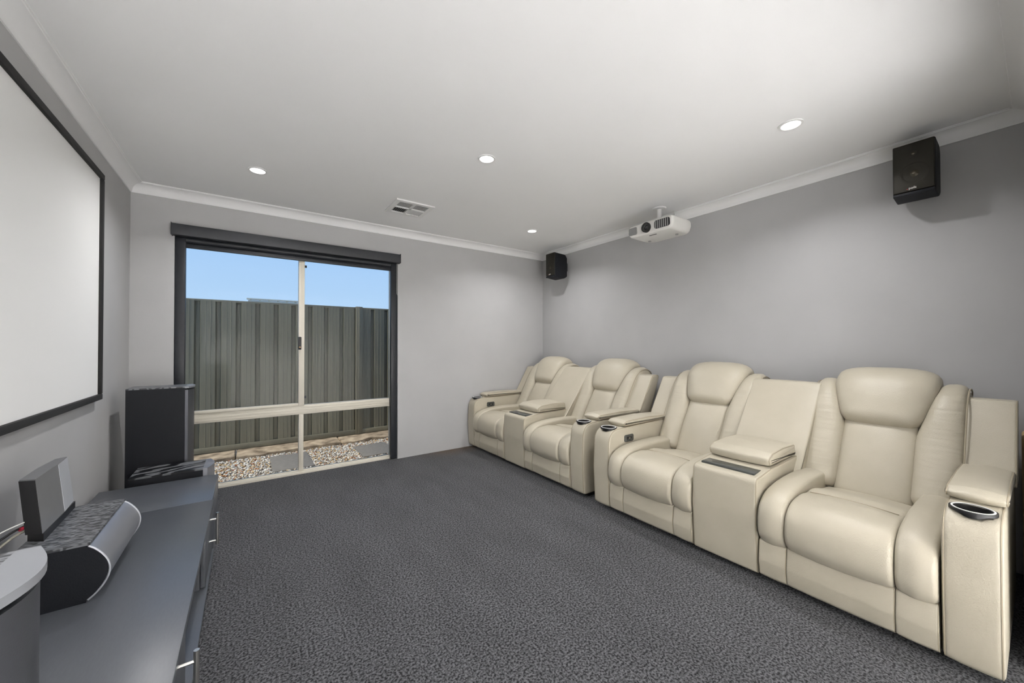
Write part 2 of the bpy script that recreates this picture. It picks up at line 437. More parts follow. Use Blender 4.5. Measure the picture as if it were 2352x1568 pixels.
def boolean_cut(o, cutter):
    md = o.modifiers.new('cut', 'BOOLEAN'); md.operation = 'DIFFERENCE'; md.object = cutter; md.solver = 'EXACT'
    bpy.context.view_layer.update()
    dg = bpy.context.evaluated_depsgraph_get()
    me = bpy.data.meshes.new_from_object(o.evaluated_get(dg)); o.modifiers.clear(); o.data = me
    cm = cutter.data; bpy.data.objects.remove(cutter); bpy.data.meshes.remove(cm)

def struct(name, boxes, m, label, parent=None, bev=0):
    bm = bmesh.new()
    for lo, hi in boxes: bm_box(bm, lo, hi, bev)
    me = bpy.data.meshes.new(name); bm.to_mesh(me); bm.free()
    return tag(link(name, me, m, parent), label, kind='structure')

# ------------------------------------------------------------------ the room
WX0, WX1, WZ = -0.478, 1.308, 2.10      # window opening
OX0, OX1, OZ = -0.66, 2.35, 2.16         # doorway behind the camera, widened to let the hall fill light in
struct('floor', [((L - .1, -.04, -.12), (R + .1, B + .12, 0))], M_CARPET, 'dark grey carpet covering the whole media room')
struct('ceiling', [((L - .1, HALL - .1, CT), (R + .1, B + .24, CT + .12))], M_CEIL, 'flat white plaster ceiling over the media room')
struct('wall_left', [((L - .1, HALL - .1, -.12), (L, B + .24, CT))], M_WALL, 'grey painted wall behind the projection screen')
struct('wall_right', [((R, HALL - .1, -.12), (R + .1, B + .24, CT))], M_WALL, 'long grey painted wall behind the cream sofas')
struct('wall_back', [((L, B, -.12), (WX0, B + .24, CT)), ((WX1, B, -.12), (R, B + .24, CT)), ((WX0, B, WZ), (WX1, B + .24, CT)), ((WX0, B + .12, -.12), (WX1, B + .24, -.005))], M_WALL, 'grey painted wall with the tall window in it')
struct('wall_rear', [((L, -.1, -.12), (OX0, A, CT)), ((OX1, -.1, -.12), (R, A, CT)), ((OX0, -.1, OZ), (OX1, A, CT))], M_WALL, 'grey wall with a wide doorway behind the camera')
struct('wall_hall', [((L, HALL - .1, -.12), (R, HALL, CT))], M_HALL, 'pale wall of the hall outside the doorway')
struct('floor_hall', [((L - .1, HALL - .1, -.12), (R + .1, -.04, -.002))], M_TILE, 'pale tiled floor of the hall outside the doorway')

# cornices: cove profile with a small lip at wall and ceiling
Wc = CT - CB
def cornice(name, p0, p1, inward, label):
    prof = [(0, CB), (.007, CB)]
    for k in range(11):
        a = k / 10 * PI / 2
        prof.append((.010 + (Wc - .018) * (1 - math.cos(a)) ** 1.0, CB + .010 + (Wc - .020) * math.sin(a)))
    prof += [(Wc - .006, CT - .006), (Wc, CT - .006), (Wc, CT), (0, CT)]
    loops = [[(p[0] + inward[0] * o, p[1] + inward[1] * o, z) for o, z in prof] for p in (p0, p1)]
    V, Fc = loft_data(loops); o = mesh_pd(name, V, Fc, M_CORN, None, True, 30)
    return tag(o, label, kind='structure')
cornice('trim_1', (L, B), (R, B), (0, -1), 'white cove cornice along the top of the window wall')
cornice('trim_2', (R, A), (R, B), (-1, 0), 'white cove cornice along the top of the sofa wall')
cornice('trim_3', (L, A), (L, B), (1, 0), 'white cove cornice along the top of the screen wall')
cornice('trim_4', (L, A), (R, A), (0, 1), 'white cove cornice along the top of the doorway wall')

# ------------------------------------------------------------------ window
YW = 4.07
win = empty('window_1', (0.415, YW, 0)); tag(win, 'tall aluminium sliding window with cream frame facing the fence', kind='structure')
def wbar(name, x0, x1, z0, z1, y0=YW - .03, y1=YW + .04, m=M_ALU, par=win, bev=.003): return box(name, (x0, y0, z0), (x1, y1, z1), m, par, bev)
wbar('frame_jamb', WX0, WX0 + .055, 0, WZ - .03); wbar('frame_jamb', WX1 - .055, WX1, 0, WZ - .03)
wbar('frame_head', WX0, WX1, 2.025, WZ); wbar('frame_sill', WX0, WX1, -.005, .022, YW - .05, YW + .05)
wbar('sill_lip', WX0, WX1, .020, .030, YW - .012, YW + .0)
tr = wbar('transom', WX0 + .05, WX1 - .05, .556, .640)
for zz in (.575, .598, .62): wbar('transom_groove', WX0 + .05, WX1 - .05, zz, zz + .004, YW - .0325, YW - .025, M_ALU, tr, 0)
wbar('lower_mullion', .398, .436, .022, .556); wbar('lower_mullion_rib', .410, .424, .022, .556, YW - .036, YW - .028)
st = wbar('sash_stile', .392, .440, .640, 2.03, YW - .045, YW + .03); wbar('stile_rib', .408, .414, .66, 2.02, YW - .049, YW - .043, M_ALU, st, 0)
wbar('sash_rail', WX0 + .05, .40, .640, .662, YW - .04, YW + .01)
wbar('pane', WX0 + .05, .40, .65, 2.03, YW - .006, YW, M_GLASS, win, 0); wbar('pane', .43, WX1 - .05, .63, 2.03, YW + .014, YW + .02, M_GLASS, win, 0)
wbar('pane', WX0 + .05, .40, .02, .56, YW + .002, YW + .008, M_GLASS, win, 0); wbar('pane', .43, WX1 - .05, .02, .56, YW + .002, YW + .008, M_GLASS, win, 0)
lk = wbar('lock', .386, .412, 1.165, 1.285, YW - .066, YW - .044, M_BLACK, win, .005)
lathe('lock_cylinder', [(0, -.004), (.008, -.004), (.008, .004), (0, .004)], (.399, YW - .0665, 1.188), mat('brass', (.8, .5, .25), .3, metal=.8), lk, 16, 'z')
wbar('sash_stop', .442, .462, 1.95, 1.972, YW + .004, YW + .012, M_BLIND, win, 0); wbar('sash_stop', .442, .462, .70, .722, YW + .004, YW + .012, M_BLIND, win, 0)

# ------------------------------------------------------------------ roller blind with head box and side channels
bl = empty('roller_blind', (0.415, B, 2.06)); tag(bl, 'charcoal roller blind wound into its head box above the window', 'blind')
V, Fc = loft_data([[(x, y, z) for y, z in rpoly([(B - .065, 2.072), (B - .075, 2.16), (B - .005, 2.165), (B - .005, 2.072)], .008, 3)] for x in (WX0 - .012, WX1 + .006)])
hb = mesh_pd('head_box', V, Fc, M_BLIND, bl, True, 30)
box('end_cap', (WX0 - .014, B - .078, 2.07), (WX0 - .011, B - .003, 2.166), M_BLACK, bl); box('end_cap', (WX1 + .005, B - .078, 2.07), (WX1 + .008, B - .003, 2.166), M_BLACK, bl)
V, Fc = loft_data([[(x, B + .045 + .028 * math.cos(a), 2.062 + .028 * math.sin(a)) for a in np.linspace(0, 2 * PI, 20, endpoint=False)] for x in (WX0 + .004, WX1 - .004)])
mesh_pd('rolled_fabric', V, Fc, M_BLIND, bl, True, 40)
box('bottom_bar', (WX0 + .01, B + .03, 1.998), (WX1 - .01, B + .055, 2.036), M_BLIND, bl, .006)
for x0, x1 in ((WX0 + .001, WX0 + .066), (WX1 - .068, WX1 - .001)):
    box('side_channel', (x0, B + .012, .006), (x1, B + .06, 2.07), M_BLIND, bl, .006, 2)
tube('pull_cord', [(WX1 + .0, B - .02, 2.07), (WX1 - .004, B - .022, 1.95), (WX1 - .006, B - .024, 1.75), (WX1 - .012, B - .026, 1.735), (WX1 - .018, B - .024, 1.75), (WX1 - .016, B - .02, 2.07)], .002, M_WHITEPL, bl, 5)

# ------------------------------------------------------------------ outside: fence, plinth, gravel, pavers, shed
YF = 5.68
fence = empty('steel_fence', (1.31, YF, -.05)); tag(fence, 'olive grey ribbed steel fence panels running past the window', 'fence')
FT, FB = 1.75, -.05
def sheet_mesh(n):
    """n rib pitches of 0.195: broad pans standing proud, narrow grooves set back, two faint creases a pan"""
    p = .195; pts = []
    for k in range(n):
        x = k * p
        pts += [(x, 0), (x + .044, 0), (x + .047, -.0025), (x + .051, 0), (x + .088, 0), (x + .091, -.0025), (x + .095, 0), (x + .135, 0), (x + .148, .032), (x + .180, .032)]
    pts.append((n * p, 0))
    return pts
def add_sheet(x0, n):
    pts = sheet_mesh(n); V = []; 
    for z in (FB + .05, FT - .012):
        V += [(x0 + x, YF + y, z) for x, y in pts]
    k = len(pts); Fc = [(i, i + 1, k + i + 1, k + i) for i in range(k - 1)]
    o = mesh_pd('fence_sheet', V, Fc, M_FENCE, fence, False)
    s = o.modifiers.new('thickness', 'SOLIDIFY'); s.thickness = .0012
    return o
posts = [-3.43, -1.06, 1.31, 3.68, 6.05]
for i, x in enumerate(posts):
    box('fence_post', (x - .045, YF - .022, -.06), (x - .003, YF + .06, FT + .012), M_FENCE, fence, .004)
    box('fence_post', (x + .003, YF - .022, -.06), (x + .045, YF + .06, FT + .012), M_FENCE, fence, .004)
    box('post_rib', (x - .012, YF - .028, -.06), (x + .012, YF - .02, FT + .012), M_FENCE, fence, .003)
    if i < 4:
        s0 = x + .045
        for k in range(3): add_sheet(s0 + k * .78 - .02, 4)
        box('bottom_rail', (x + .04, YF - .016, FB - .008), (posts[i + 1] - .04, YF + .05, FB + .055), M_FENCE, fence, .004)
        box('top_rail', (x + .04, YF + .004, FT - .022), (posts[i + 1] - .04, YF + .05, FT + .004), M_FENCE, fence, .004)

pl = empty('retaining_plinth', (1, 5.5, -.1)); tag(pl, 'sandy concrete plinth strip under the steel fence', 'plinth')
rng = random.Random(4)
for k in range(-2, 5):
    x0, x1 = k * 1.13 - .1, (k + 1) * 1.13 - .112
    bm = bmesh.new(); bm_box(bm, (x0, 5.36, -.3), (x1, 5.76, -.062))
    bmesh.ops.subdivide_edges(bm, edges=[ed for ed in bm.edges if abs(ed.verts[0].co.x - ed.verts[1].co.x) > .5], cuts=9, use_grid_fill=True)
    for v in bm.verts:
        if v.co.y < 5.4: v.co.y += rng.uniform(-.025, .03)
        if v.co.z > -.1 and v.co.y < 5.5: v.co.z += rng.uniform(-.02, .006)
    bmesh.ops.bevel(bm, geom=[ed for ed in bm.edges if ed.is_boundary is False and ed.calc_face_angle(0) > .8], offset=.008, segments=2, affect='EDGES')
    for v in bm.verts: v.co -= Vector((1, 5.5, -.1))
    me = bpy.data.meshes.new('plinth_length'); bm.to_mesh(me); bm.free(); link('plinth_length', me, M_CONC, pl, True, 40)
tag(box('ground', (-6, B + .24, -.3), (9, 14, -.145), M_SOIL), 'bare soil outside the window', kind='structure')

PAV = [((.215, 4.56), (.60, 5.20)), ((1.113, 4.58), (1.51, 5.11))]
PAVL = ['dark concrete stepping paver in gravel behind the window mullion', 'dark concrete stepping paver in gravel at the blind side of the window']
for (a, b), lb in zip(PAV, PAVL):
    t = box('stepping_paver', (a[0], a[1], -.135), (b[0], b[1], -.088), M_PAVER, None, .006); tag(t, lb, 'paver', 'stepping pavers outside')

def gravel():
    rs = np.random.RandomState(3)
    phi = (1 + 5 ** .5) / 2
    iv = np.array([(-1, phi, 0), (1, phi, 0), (-1, -phi, 0), (1, -phi, 0), (0, -1, phi), (0, 1, phi), (0, -1, -phi), (0, 1, -phi), (phi, 0, -1), (phi, 0, 1), (-phi, 0, -1), (-phi, 0, 1)]); iv /= np.linalg.norm(iv[0])
    it = np.array([(0, 11, 5), (0, 5, 1), (0, 1, 7), (0, 7, 10), (0, 10, 11), (1, 5, 9), (5, 11, 4), (11, 10, 2), (10, 7, 6), (7, 1, 8), (3, 9, 4), (3, 4, 2), (3, 2, 6), (3, 6, 8), (3, 8, 9), (4, 9, 5), (2, 4, 11), (6, 2, 10), (8, 6, 7), (9, 8, 1)])
    Vs, Ts, tint = [], [], []; k = 0
    sp = .0155
    for x in np.arange(-1.0, 2.9, sp):
        for y in np.arange(B + .255, 5.312, sp):
            if rs.rand() < .25: continue
            px, py = x + rs.uniform(-.5, .5) * sp, y + rs.uniform(-.5, .5) * sp
            if any(a[0] - .004 < px < b[0] + .004 and a[1] - .004 < py < b[1] + .004 for a, b in PAV): continue
            s = rs.uniform(.007, .0145) * np.array([1, rs.uniform(.6, 1), rs.uniform(.5, .8)])
            th = rs.uniform(0, 2 * PI); c, sn = math.cos(th), math.sin(th)
            q = iv * s * rs.uniform(.85, 1.15, (12, 1)); q = np.stack([q[:, 0] * c - q[:, 1] * sn, q[:, 0] * sn + q[:, 1] * c, q[:, 2]], 1)
            Vs.append(q + (px, py, -.108 + rs.uniform(0, .016))); Ts.append(it + 12 * k); tint.append(rs.rand()); k += 1
    V = np.concatenate(Vs); T = np.concatenate(Ts)
    me = bpy.data.meshes.new('gravel'); me.vertices.add(len(V)); me.vertices.foreach_set('co', V.astype(np.float32).ravel())
    me.loops.add(T.size); me.loops.foreach_set('vertex_index', T.astype(np.int32).ravel())
    me.polygons.add(len(T)); me.polygons.foreach_set('loop_start', np.arange(0, T.size, 3, dtype=np.int32)); me.polygons.foreach_set('loop_total', np.full(len(T), 3, np.int32))
    me.update(calc_edges=True)
    at = me.attributes.new('tint', 'FLOAT', 'POINT'); at.data.foreach_set('value', np.repeat(np.array(tint, np.float32), 12))
    return tag(link('gravel', me, M_GRAVEL), 'mixed white and rust pebble gravel outside the window', 'gravel', kind='stuff')
gravel()
tag(box('gravel_bed', (-6, B + .241, -.145), (9, 5.38, -.112), M_SOIL), 'soil bed beneath the pebble gravel', kind='structure')

shed = empty('garden_shed', (.45, 9.4, 0)); tag(shed, 'pale metal shed roof peeking above the steel fence', 'shed')
box('shed_wall', (.06, 9.05, -.15), (.82, 10.2, 2.02), M_FENCE, shed)
rf = box('roof', (.0, 8.98, 2.03), (.86, 10.3, 2.105), M_SHED, shed, .01)
for k in range(6): box('roof_rib', (.03 + k * .155, 8.975, 2.10), (.055 + k * .155, 10.3, 2.125), M_SHED, rf)
box('roof_cap', (-.02, 8.96, 2.118), (.88, 9.06, 2.14), M_SHED, rf)

# ------------------------------------------------------------------ downlights
def downlight(x, y, label, watts=DOWNLIGHT_W, grp='recessed downlights in the media room ceiling', spread=142):
    t = empty('downlight', (x, y, CT)); tag(t, label, 'downlight', grp)
    ring('trim_ring', .058, .046, -.006, .002, (x, y, CT), M_WHITEPL, t)
    lathe('diffuser', [(0, -.002), (.047, -.002), (.047, .0), (0, .0)], (x, y, CT), M_LAMP, t, 32)
    ld = bpy.data.lights.new('lamp', 'AREA'); ld.shape = 'DISK'; ld.size = .085; ld.energy = watts; ld.color = (1.0, .99, .985); ld.spread = math.radians(spread)
    lo = bpy.data.objects.new('lamp', ld); col.objects.link(lo); lo.parent = t; lo.location = (0, 0, -.008)
    return t
downlight(.052, 3.183, 'round recessed downlight near the screen wall and window')
downlight(1.288, 2.114, 'round recessed downlight in the middle of the ceiling')
downlight(2.505, 3.173, 'round recessed downlight near the far corner speaker')
downlight(2.487, .806, 'round recessed downlight nearest the large wall speaker')
downlight(.052, .806, 'round recessed downlight above the near end of the screen')
downlight(-0.1, -2.4, 'added unseen downlight in the hall by the doorway, for fill light', HALL_FILL_W, 'added fill lights in the hall', 95)  # hall lamps are added, unseen; they brighten the room through the doorway
downlight(1.5, -2.4, 'added unseen downlight at the far side of the hall, for fill light', HALL_FILL_W, 'added fill lights in the hall', 95)

# ------------------------------------------------------------------ ceiling air vent
vx0, vx1, vy0, vy1 = 1.018, 1.358, 3.112, 3.452
vent = empty('ceiling_vent', ((vx0 + vx1) / 2, (vy0 + vy1) / 2, CT)); tag(vent, 'square white four way air vent in the ceiling', 'air vent')
V = []; 
bm = bmesh.new(); fw = .038; o3 = parent_off(vent)
xm, ym = (vx0 + vx1) / 2, (vy0 + vy1) / 2
for lo, hi in (((vx0, vy0), (vx1, vy0 + fw)), ((vx0, vy1 - fw), (vx1, vy1)), ((vx0, vy0 + fw), (vx0 + fw, vy1 - fw)), ((vx1 - fw, vy0 + fw), (vx1, vy1 - fw)), ((xm - .011, vy0 + fw), (xm + .011, vy1 - fw)), ((vx0 + fw, ym - .011), (vx1 - fw, ym + .011))):
    bm_box(bm, (lo[0] - o3.x, lo[1] - o3.y, -.012), (hi[0] - o3.x, hi[1] - o3.y, -.0005))
me = bpy.data.meshes.new('frame'); bm.to_mesh(me); bm.free(); link('frame', me, M_WHITEPL, vent)
box('backing', (vx0 + fw, vy0 + fw, CT - .0012), (vx1 - fw, vy1 - fw, CT - .0004), M_BLACK, vent)
def louvre(x0, x1, y0, y1, along, tilt, m=M_WHITEPL, n=8):
    for k in range(n):
        bm = bmesh.new(); Ls = (x1 - x0) if along == 'x' else (y1 - y0)
        bm_box(bm, (-Ls / 2, -.0062, -.0006), (Ls / 2, .0062, .0006))
        rot = Matrix.Rotation(tilt, 4, 'X')
        if along == 'y': rot = Matrix.Rotation(PI / 2, 4, 'Z') @ rot
        f = (k + .5) / n
        c = Vector(((x0 + x1) / 2, y0 + (y1 - y0) * f, CT - .0065)) if along == 'x' else Vector((x0 + (x1 - x0) * f, (y0 + y1) / 2, CT - .0065))
        bm.transform(Matrix.Translation(c - o3) @ rot)
        me = bpy.data.meshes.new('slat'); bm.to_mesh(me); bm.free(); link('slat', me, m, vent)
a, b = .013, fw + .001
louvre(vx0 + b, xm - a, vy0 + b, ym - a, 'x', .5, M_WHITEPL, 8)
louvre(xm + a, vx1 - b, vy0 + b, ym - a, 'x', .5, M_WHITEPL, 8)
louvre(vx0 + b, xm - a, ym + a, vy1 - b, 'y', -.9, M_WHITEPL, 7)
louvre(xm + a, vx1 - b, ym + a, vy1 - b, 'y', .6, M_WHITEPL, 8)

# ------------------------------------------------------------------ projection screen
scr = empty('projection_screen', (L, 2.0, 1.55)); tag(scr, 'white fixed projection screen in a thin black frame', 'projection screen')
sy0, sy1, sz0, sz1 = .86, 3.198, .888, 2.212; fw = .033
box('screen_surface', (L + .012, sy0 + .01, sz0 + .01), (L + .020, sy1 - .01, sz1 - .01), M_SCREEN, scr)
for nm, lo, hi in (('frame_rail', (sy0, sz1 - fw), (sy1, sz1)), ('frame_rail', (sy0, sz0), (sy1, sz0 + fw)), ('frame_stile', (sy0, sz0 + fw), (sy0 + fw, sz1 - fw)), ('frame_stile', (sy1 - fw, sz0 + fw), (sy1, sz1 - fw))):
    box(nm, (L + .001, lo[0], lo[1]), (L + .034, hi[0], hi[1]), M_VELVET, scr, .004)

# ------------------------------------------------------------------ sofas
def make_sofa():
    s = empty('reclining_sofa', (2.7, 1.02, 0))
    y = [.085, .23, .85, 1.19, 1.81, 1.955]
    # arms
    ap = rpoly([(2.135, .03), (2.12, .30), (2.135, .585), (2.96, .60), (3.02, .40), (3.0, .03)], [.03, .3, .115, .05, .05, .03], 8)
    for (a, b), hasctl in (((y[0], y[1]), False), ((y[4], y[5]), True)):
        arm = cushion('arm', ap, a, b, M_LEATH, s, .018, .002)
        cy = (a + b) / 2; cx = 2.212; zt = .5845
        cut = lathe('cutter', [(0, -.07), (.046, -.07), (.046, .05), (0, .05)], (cx, cy, zt), M_BLACK, None, 32)
        boolean_cut(arm, cut)
        N = None
        for side in (0, 1):
            yy = a + .006 if side == 0 else b - .006
            nn = normals2(ap)
            tube('piping', [(p[0] - q[0] * .004, yy, p[1] - q[1] * .004) for p, q in zip(ap, nn)], .0028, M_LEATH2, arm, 5, True)
        cup = ring('cup_holder', .060, .047, -.004, .006, (cx, cy, zt), M_BLACK, s)
        ring('rim', .0545, .0495, .0055, .0080, (cx, cy, zt), M_WHITEPL, cup)
        lathe('well', [(0, -.066), (.045, -.066), (.047, .004), (.0455, .004), (.043, -.062), (0, -.062)], (cx, cy, zt), M_BLACK, cup, 32)
        pad = cushion('arm_pad', rpoly([(2.305, .594), (2.283, .618), (2.325, .636), (2.60, .640), (2.83, .630), (2.85, .598)], [.012, .014, .03, .05, .02, .012], 6), a - .008, b + .006, M_LEATH, s, .018, .006, True)
        if hasctl:
            c = cushion('control_panel', rpoly([(2.30, .478), (2.30, .530), (2.405, .530), (2.405, .478)], .016, 5), a - .007, a + .001, M_TRAY, s, .003)
            for k in range(2): box('button', (2.325 + k * .033, a - .010, .493), (2.348 + k * .033, a - .006, .514), M_BLACK, c, .002)
            box('charging_port', (2.348, a - .0095, .499), (2.358, a - .006, .509), M_CHROME, c)
    # seats
    for a, b in ((y[1], y[2]), (y[3], y[4])):
        a += .006; b -= .006
        k0, k1 = a + .118, b - .118
        cen = crom([(2.165, .205), (2.105, .245), (2.090, .315), (2.112, .390), (2.180, .436), (2.29, .450), (2.375, .440), (2.46, .442), (2.60, .412), (2.74, .385), (2.76, .30), (2.60, .20), (2.35, .19)], 6)
        sid = crom([(2.165, .205), (2.110, .245), (2.098, .32), (2.122, .400), (2.195, .450), (2.31, .472), (2.45, .480), (2.60, .478), (2.74, .462), (2.78, .36), (2.65, .22), (2.35, .19)], 6)
        cushion('seat_cushion', cen, k0 + .0005, k1 - .0005, M_LEATH, s, .022, .010)
        tube('seat_seam', [(2.378, yy, .4405 + .0095 * (1 - (2 * (yy - k0) / (k1 - k0) - 1) ** 2)) for yy in np.linspace(k0 + .024, k1 - .024, 9)], .0022, M_LEATH2, s, 5)
        for p, q in ((a, k0), (k1, b)):
            cushion('seat_side_pad', sid, p + .0005, q - .0005, M_LEATH, s, .022, .006)
        fp = rpoly([(2.16, .028), (2.132, .045), (2.122, .12), (2.132, .215), (2.165, .228), (2.20, .228), (2.20, .028)], [.012, .02, .06, .02, .01, .004, .004], 5)
        for p, q in ((a, k0), (k0, k1), (k1, b)):
            cushion('footrest_panel', fp, p + .0006, q - .0006, M_LEATH, s, .007, .002, True, pipe_r=.0018, pipe_sides=(0,) if q < b - .01 else (0, 1))
        # back: bolsters, lumbar panel, headrest
        c = (a + b) / 2
        lum = [(2.73, .36), (2.80, .47), (2.88, .60), (2.97, .75), (3.05, .88)]
        pathsweep('lumbar_panel', lum, lambda t: c - .158, lambda t: c + .158, lambda t: .055 + .026 * math.sin(PI * min(1, t * 1.15)) ** 1.0, M_LEATH, s, 3.2, .03, .03)
        bol = [(2.745, .375), (2.815, .50), (2.90, .65), (2.975, .785), (3.025, .860), (3.085, .905), (3.165, .905), (3.20, .86)]
        def inner(t): return .142 + .075 * max(0, min(1, (t - .45) / .45)) ** 1.2
        outw = .318
        pathsweep('back_bolster', bol, lambda t: c + inner(t), lambda t: c + outw, lambda t: .088 - .012 * t, M_LEATHC, s, 2.7, .05, .05, piping=1)
        pathsweep('back_bolster', bol, lambda t: c - outw, lambda t: c - inner(t), lambda t: .088 - .012 * t, M_LEATHC, s, 2.7, .05, .05, piping=-1)
        hd = [(2.920, .735), (2.962, .810), (3.005, .885), (3.050, .950), (3.105, .985), (3.165, .975), (3.205, .93)]
        def hw(t): return .152 + .066 * min(1, t / .55) ** .8
        pathsweep('headrest', hd, lambda t: c - hw(t), lambda t: c + hw(t), lambda t: .074 + .016 * math.sin(PI * min(1, .12 + t)), M_LEATH, s, 3.0, .06, .060)
    # console
    cp = rpoly([(2.135, .03), (2.118, .30), (2.128, .512), (2.32, .535), (2.80, .545), (2.86, .30), (2.84, .03)], [.02, .3, .035, .2, .03, .05, .02], 7)
    con = cushion('console', cp, y[2] + .002, y[3] - .002, M_LEATH, s, .014, .0, True)
    box('tray', (2.172, y[2] + .03, .505), (2.262, y[3] - .03, .5285), M_TRAY, s, .003)
    cushion('console_lid', rpoly([(2.315, .542), (2.298, .582), (2.35, .608), (2.50, .618), (2.665, .612), (2.68, .545)], [.012, .02, .05, .1, .02, .01], 6), y[2] + .006, y[3] - .006, M_LEATH, s, .02, .006, True)
    cushion('console_back', rpoly([(2.595, .43), (3.005, .955), (3.12, .955), (2.80, .43)], [.01, .03, .03, .02], 6), y[2] - .03, y[3] + .03, M_LEATH, s, .012, .004)
    for a, b in ((y[0] - .012, y[1] + .01), (y[4] - .01, y[5] + .0)):
        cushion('back_wing', rpoly([(2.795, .56), (3.02, .925), (3.13, .93), (2.97, .56)], [.01, .03, .03, .02], 6), a, b, M_LEATH, s, .012, .0, True)
    box('back_frame', (2.92, y[0] + .02, .05), (3.16, y[5] - .02, .60), M_LEATH, s, .02)
    box('base', (2.21, y[0] + .02, .0), (3.02, y[5] - .02, .05), M_BLACK, s)
    return s
sofa = make_sofa()
tag(sofa, 'cream leather reclining sofa with console, nearest the camera', 'sofa', 'matching reclining sofas')
s2 = copy_tree(sofa); s2.location = (2.72, 3.018, 0)
tag(s2, 'cream leather reclining sofa with console, in the far corner beside the window wall', 'sofa', 'matching reclining sofas')

# tan leather cushion wedged between sofa and rear wall
fc = cushion('floor_cushion', rpoly([(3.17, .0), (3.16, .74), (3.22, .77), (3.30, .75), (3.305, .0)], .04, 6), .022, .068, M_TAN, None, .018, .002)
tag(fc, 'tan leather cushion wedged upright between sofa end and wall', 'cushion')

# ------------------------------------------------------------------ wall speakers
def wall_speaker(cx, cy, cz, wd, h, d, label):
    t = empty('wall_speaker', (cx, cy, cz)); tag(t, label, 'speaker', 'black surround speakers on the sofa wall')
    x0, x1 = cx - d / 2, cx + d / 2
    # bowed sides and a bowed underside towards the wall
    prof = rpoly([(x0 + .012, cz - h / 2 + .004), (x0 + .012, cz + h / 2), (x1 - .03, cz + h / 2 - .01), (x1, cz + h / 2 - .05), (x1, cz - h / 2 + .02), (x1 - .05, cz - h / 2 - .01)], [.006, .006, .03, .02, .02, .05], 5)
    cushion('cabinet', prof, cy - wd / 2, cy + wd / 2, M_BLKVINYL, t, .006)
    g = box('grille', (x0, cy - wd / 2 + .002, cz - h / 2 + .022), (x0 + .016, cy + wd / 2 - .002, cz + h / 2 - .002), M_BRONZE, t, .005, 3)
    box('lower_lip', (x0 + .001, cy - wd / 2 + .002, cz - h / 2 + .002), (x0 + .016, cy + wd / 2 - .002, cz - h / 2 + .02), M_BLKVINYL, t, .004)
    wz = cz - .03
    wf = lathe('woofer', [(0, .002), (.050, -.0002), (.056, -.0012), (.060, .0), (.060, .004), (0, .004)], (x0, cy - .005, wz), M_BRONZE, t, 40, 'x')
    lathe('dust_cone', [(0, -.006), (.010, -.004), (.020, .001), (.020, .003), (0, .003)], (x0, cy - .005, wz), M_CONE, wf, 24, 'x')
    tw = ring('tweeter', .016, .010, -.0012, .003, (x0, cy, cz + .085), M_BRONZE, t, 28, 'x')
    lathe('dome', [(0, -.002), (.006, -.001), (.010, .002), (0, .002)], (x0, cy, cz + .085), M_CONE, tw, 20, 'x')
    br = box('bracket', (x1 - .005, cy - .03, cz - .05), (R, cy + .03, cz + .05), M_BLACK, t, .004)
    # maker's name in small white letters at the foot of the grille
    cu = bpy.data.curves.new('logo', 'FONT'); cu.body = 'polk'; cu.size = .018; cu.align_x = 'CENTER'; cu.extrude = .0006
    tmp = bpy.data.objects.new('logo', cu); col.objects.link(tmp)
    dg = bpy.context.evaluated_depsgraph_get(); me = bpy.data.meshes.new_from_object(tmp.evaluated_get(dg))
    bpy.data.objects.remove(tmp); bpy.data.curves.remove(cu)
    lg = link('logo', me, M_INK, t)
    lg.rotation_euler = (PI / 2, 0, -PI / 2); lg.location = (-d / 2 - .0012, .003, -h / 2 + .034)
    dot = box('logo_dot', (x0 - .0018, cy + .022, cz - h / 2 + .034), (x0 - .0002, cy + .026, cz - h / 2 + .038), mat('red_dot', (.5, .05, .05), .4), t)
    return t
wall_speaker(3.176, .417, 2.205, .169, .299, .179, 'black wall speaker high above the nearest sofa, seen from the front')
wall_speaker(3.155, 3.505, 2.191, .158, .300, .215, 'small looking black wall speaker in the far corner of the room')

# ------------------------------------------------------------------ projector
pr = empty('projector', (3.0, 1.965, 2.22)); tag(pr, 'white projector hanging from the ceiling above the sofas', 'projector')
px0, px1, py0, py1, pz0, pz1 = 2.835, 3.170, 1.738, 2.182, 2.170, 2.278
# body: rounded plan, belly narrowing downwards
plan = rpoly([(px0, py0 + .0), (px0, py1), (px1, py1), (px1, py0)], [.030, .030, .09, .09], 8)
cc = plan.mean(0); loops = []
for f, z in ((.80, pz0), (.90, pz0 + .006), (.955, pz0 + .022), (.99, pz0 + .048), (1.0, pz0 + .065), (.995, pz1 - .018), (.97, pz1 - .006), (.93, pz1)):
    loops.append([(cc[0] + (p[0] - cc[0]) * (f if p[0] > cc[0] else .5 + f / 2 if z < 2.2 else f), cc[1] + (p[1] - cc[1]) * f, z) for p in plan])
V, Fc = loft_data(loops); body = mesh_pd('body', V, Fc, M_PROJ, pr, True, 45)
xf = px0 - .002
ly = 1.983; lz = 2.226
lens = ring('lens_ring', .043, .030, -.012, .02, (xf, ly, lz), M_BLACK, pr, 40, 'x')
lathe('lens_glass', [(0, -.004), (.016, -.001), (.028, .006), (.031, .012), (0, .012)], (xf, ly, lz), M_GLASSLENS, lens, 32, 'x')
ring('inner_ring', .031, .022, -.006, .004, (xf, ly, lz), M_TRAY, lens, 32, 'x')
V, Fc = loft_data([[(xf - .003, y, z) for y, z in rpoly([(1.762, 2.192), (1.762, 2.262), (1.905, 2.262), (1.905, 2.192)], .022, 5)], [(xf + .02, y, z) for y, z in rpoly([(1.762, 2.192), (1.762, 2.262), (1.905, 2.262), (1.905, 2.192)], .022, 5)]])
vg = mesh_pd('exhaust_vent', V, Fc, M_BLACK, pr, True, 30)
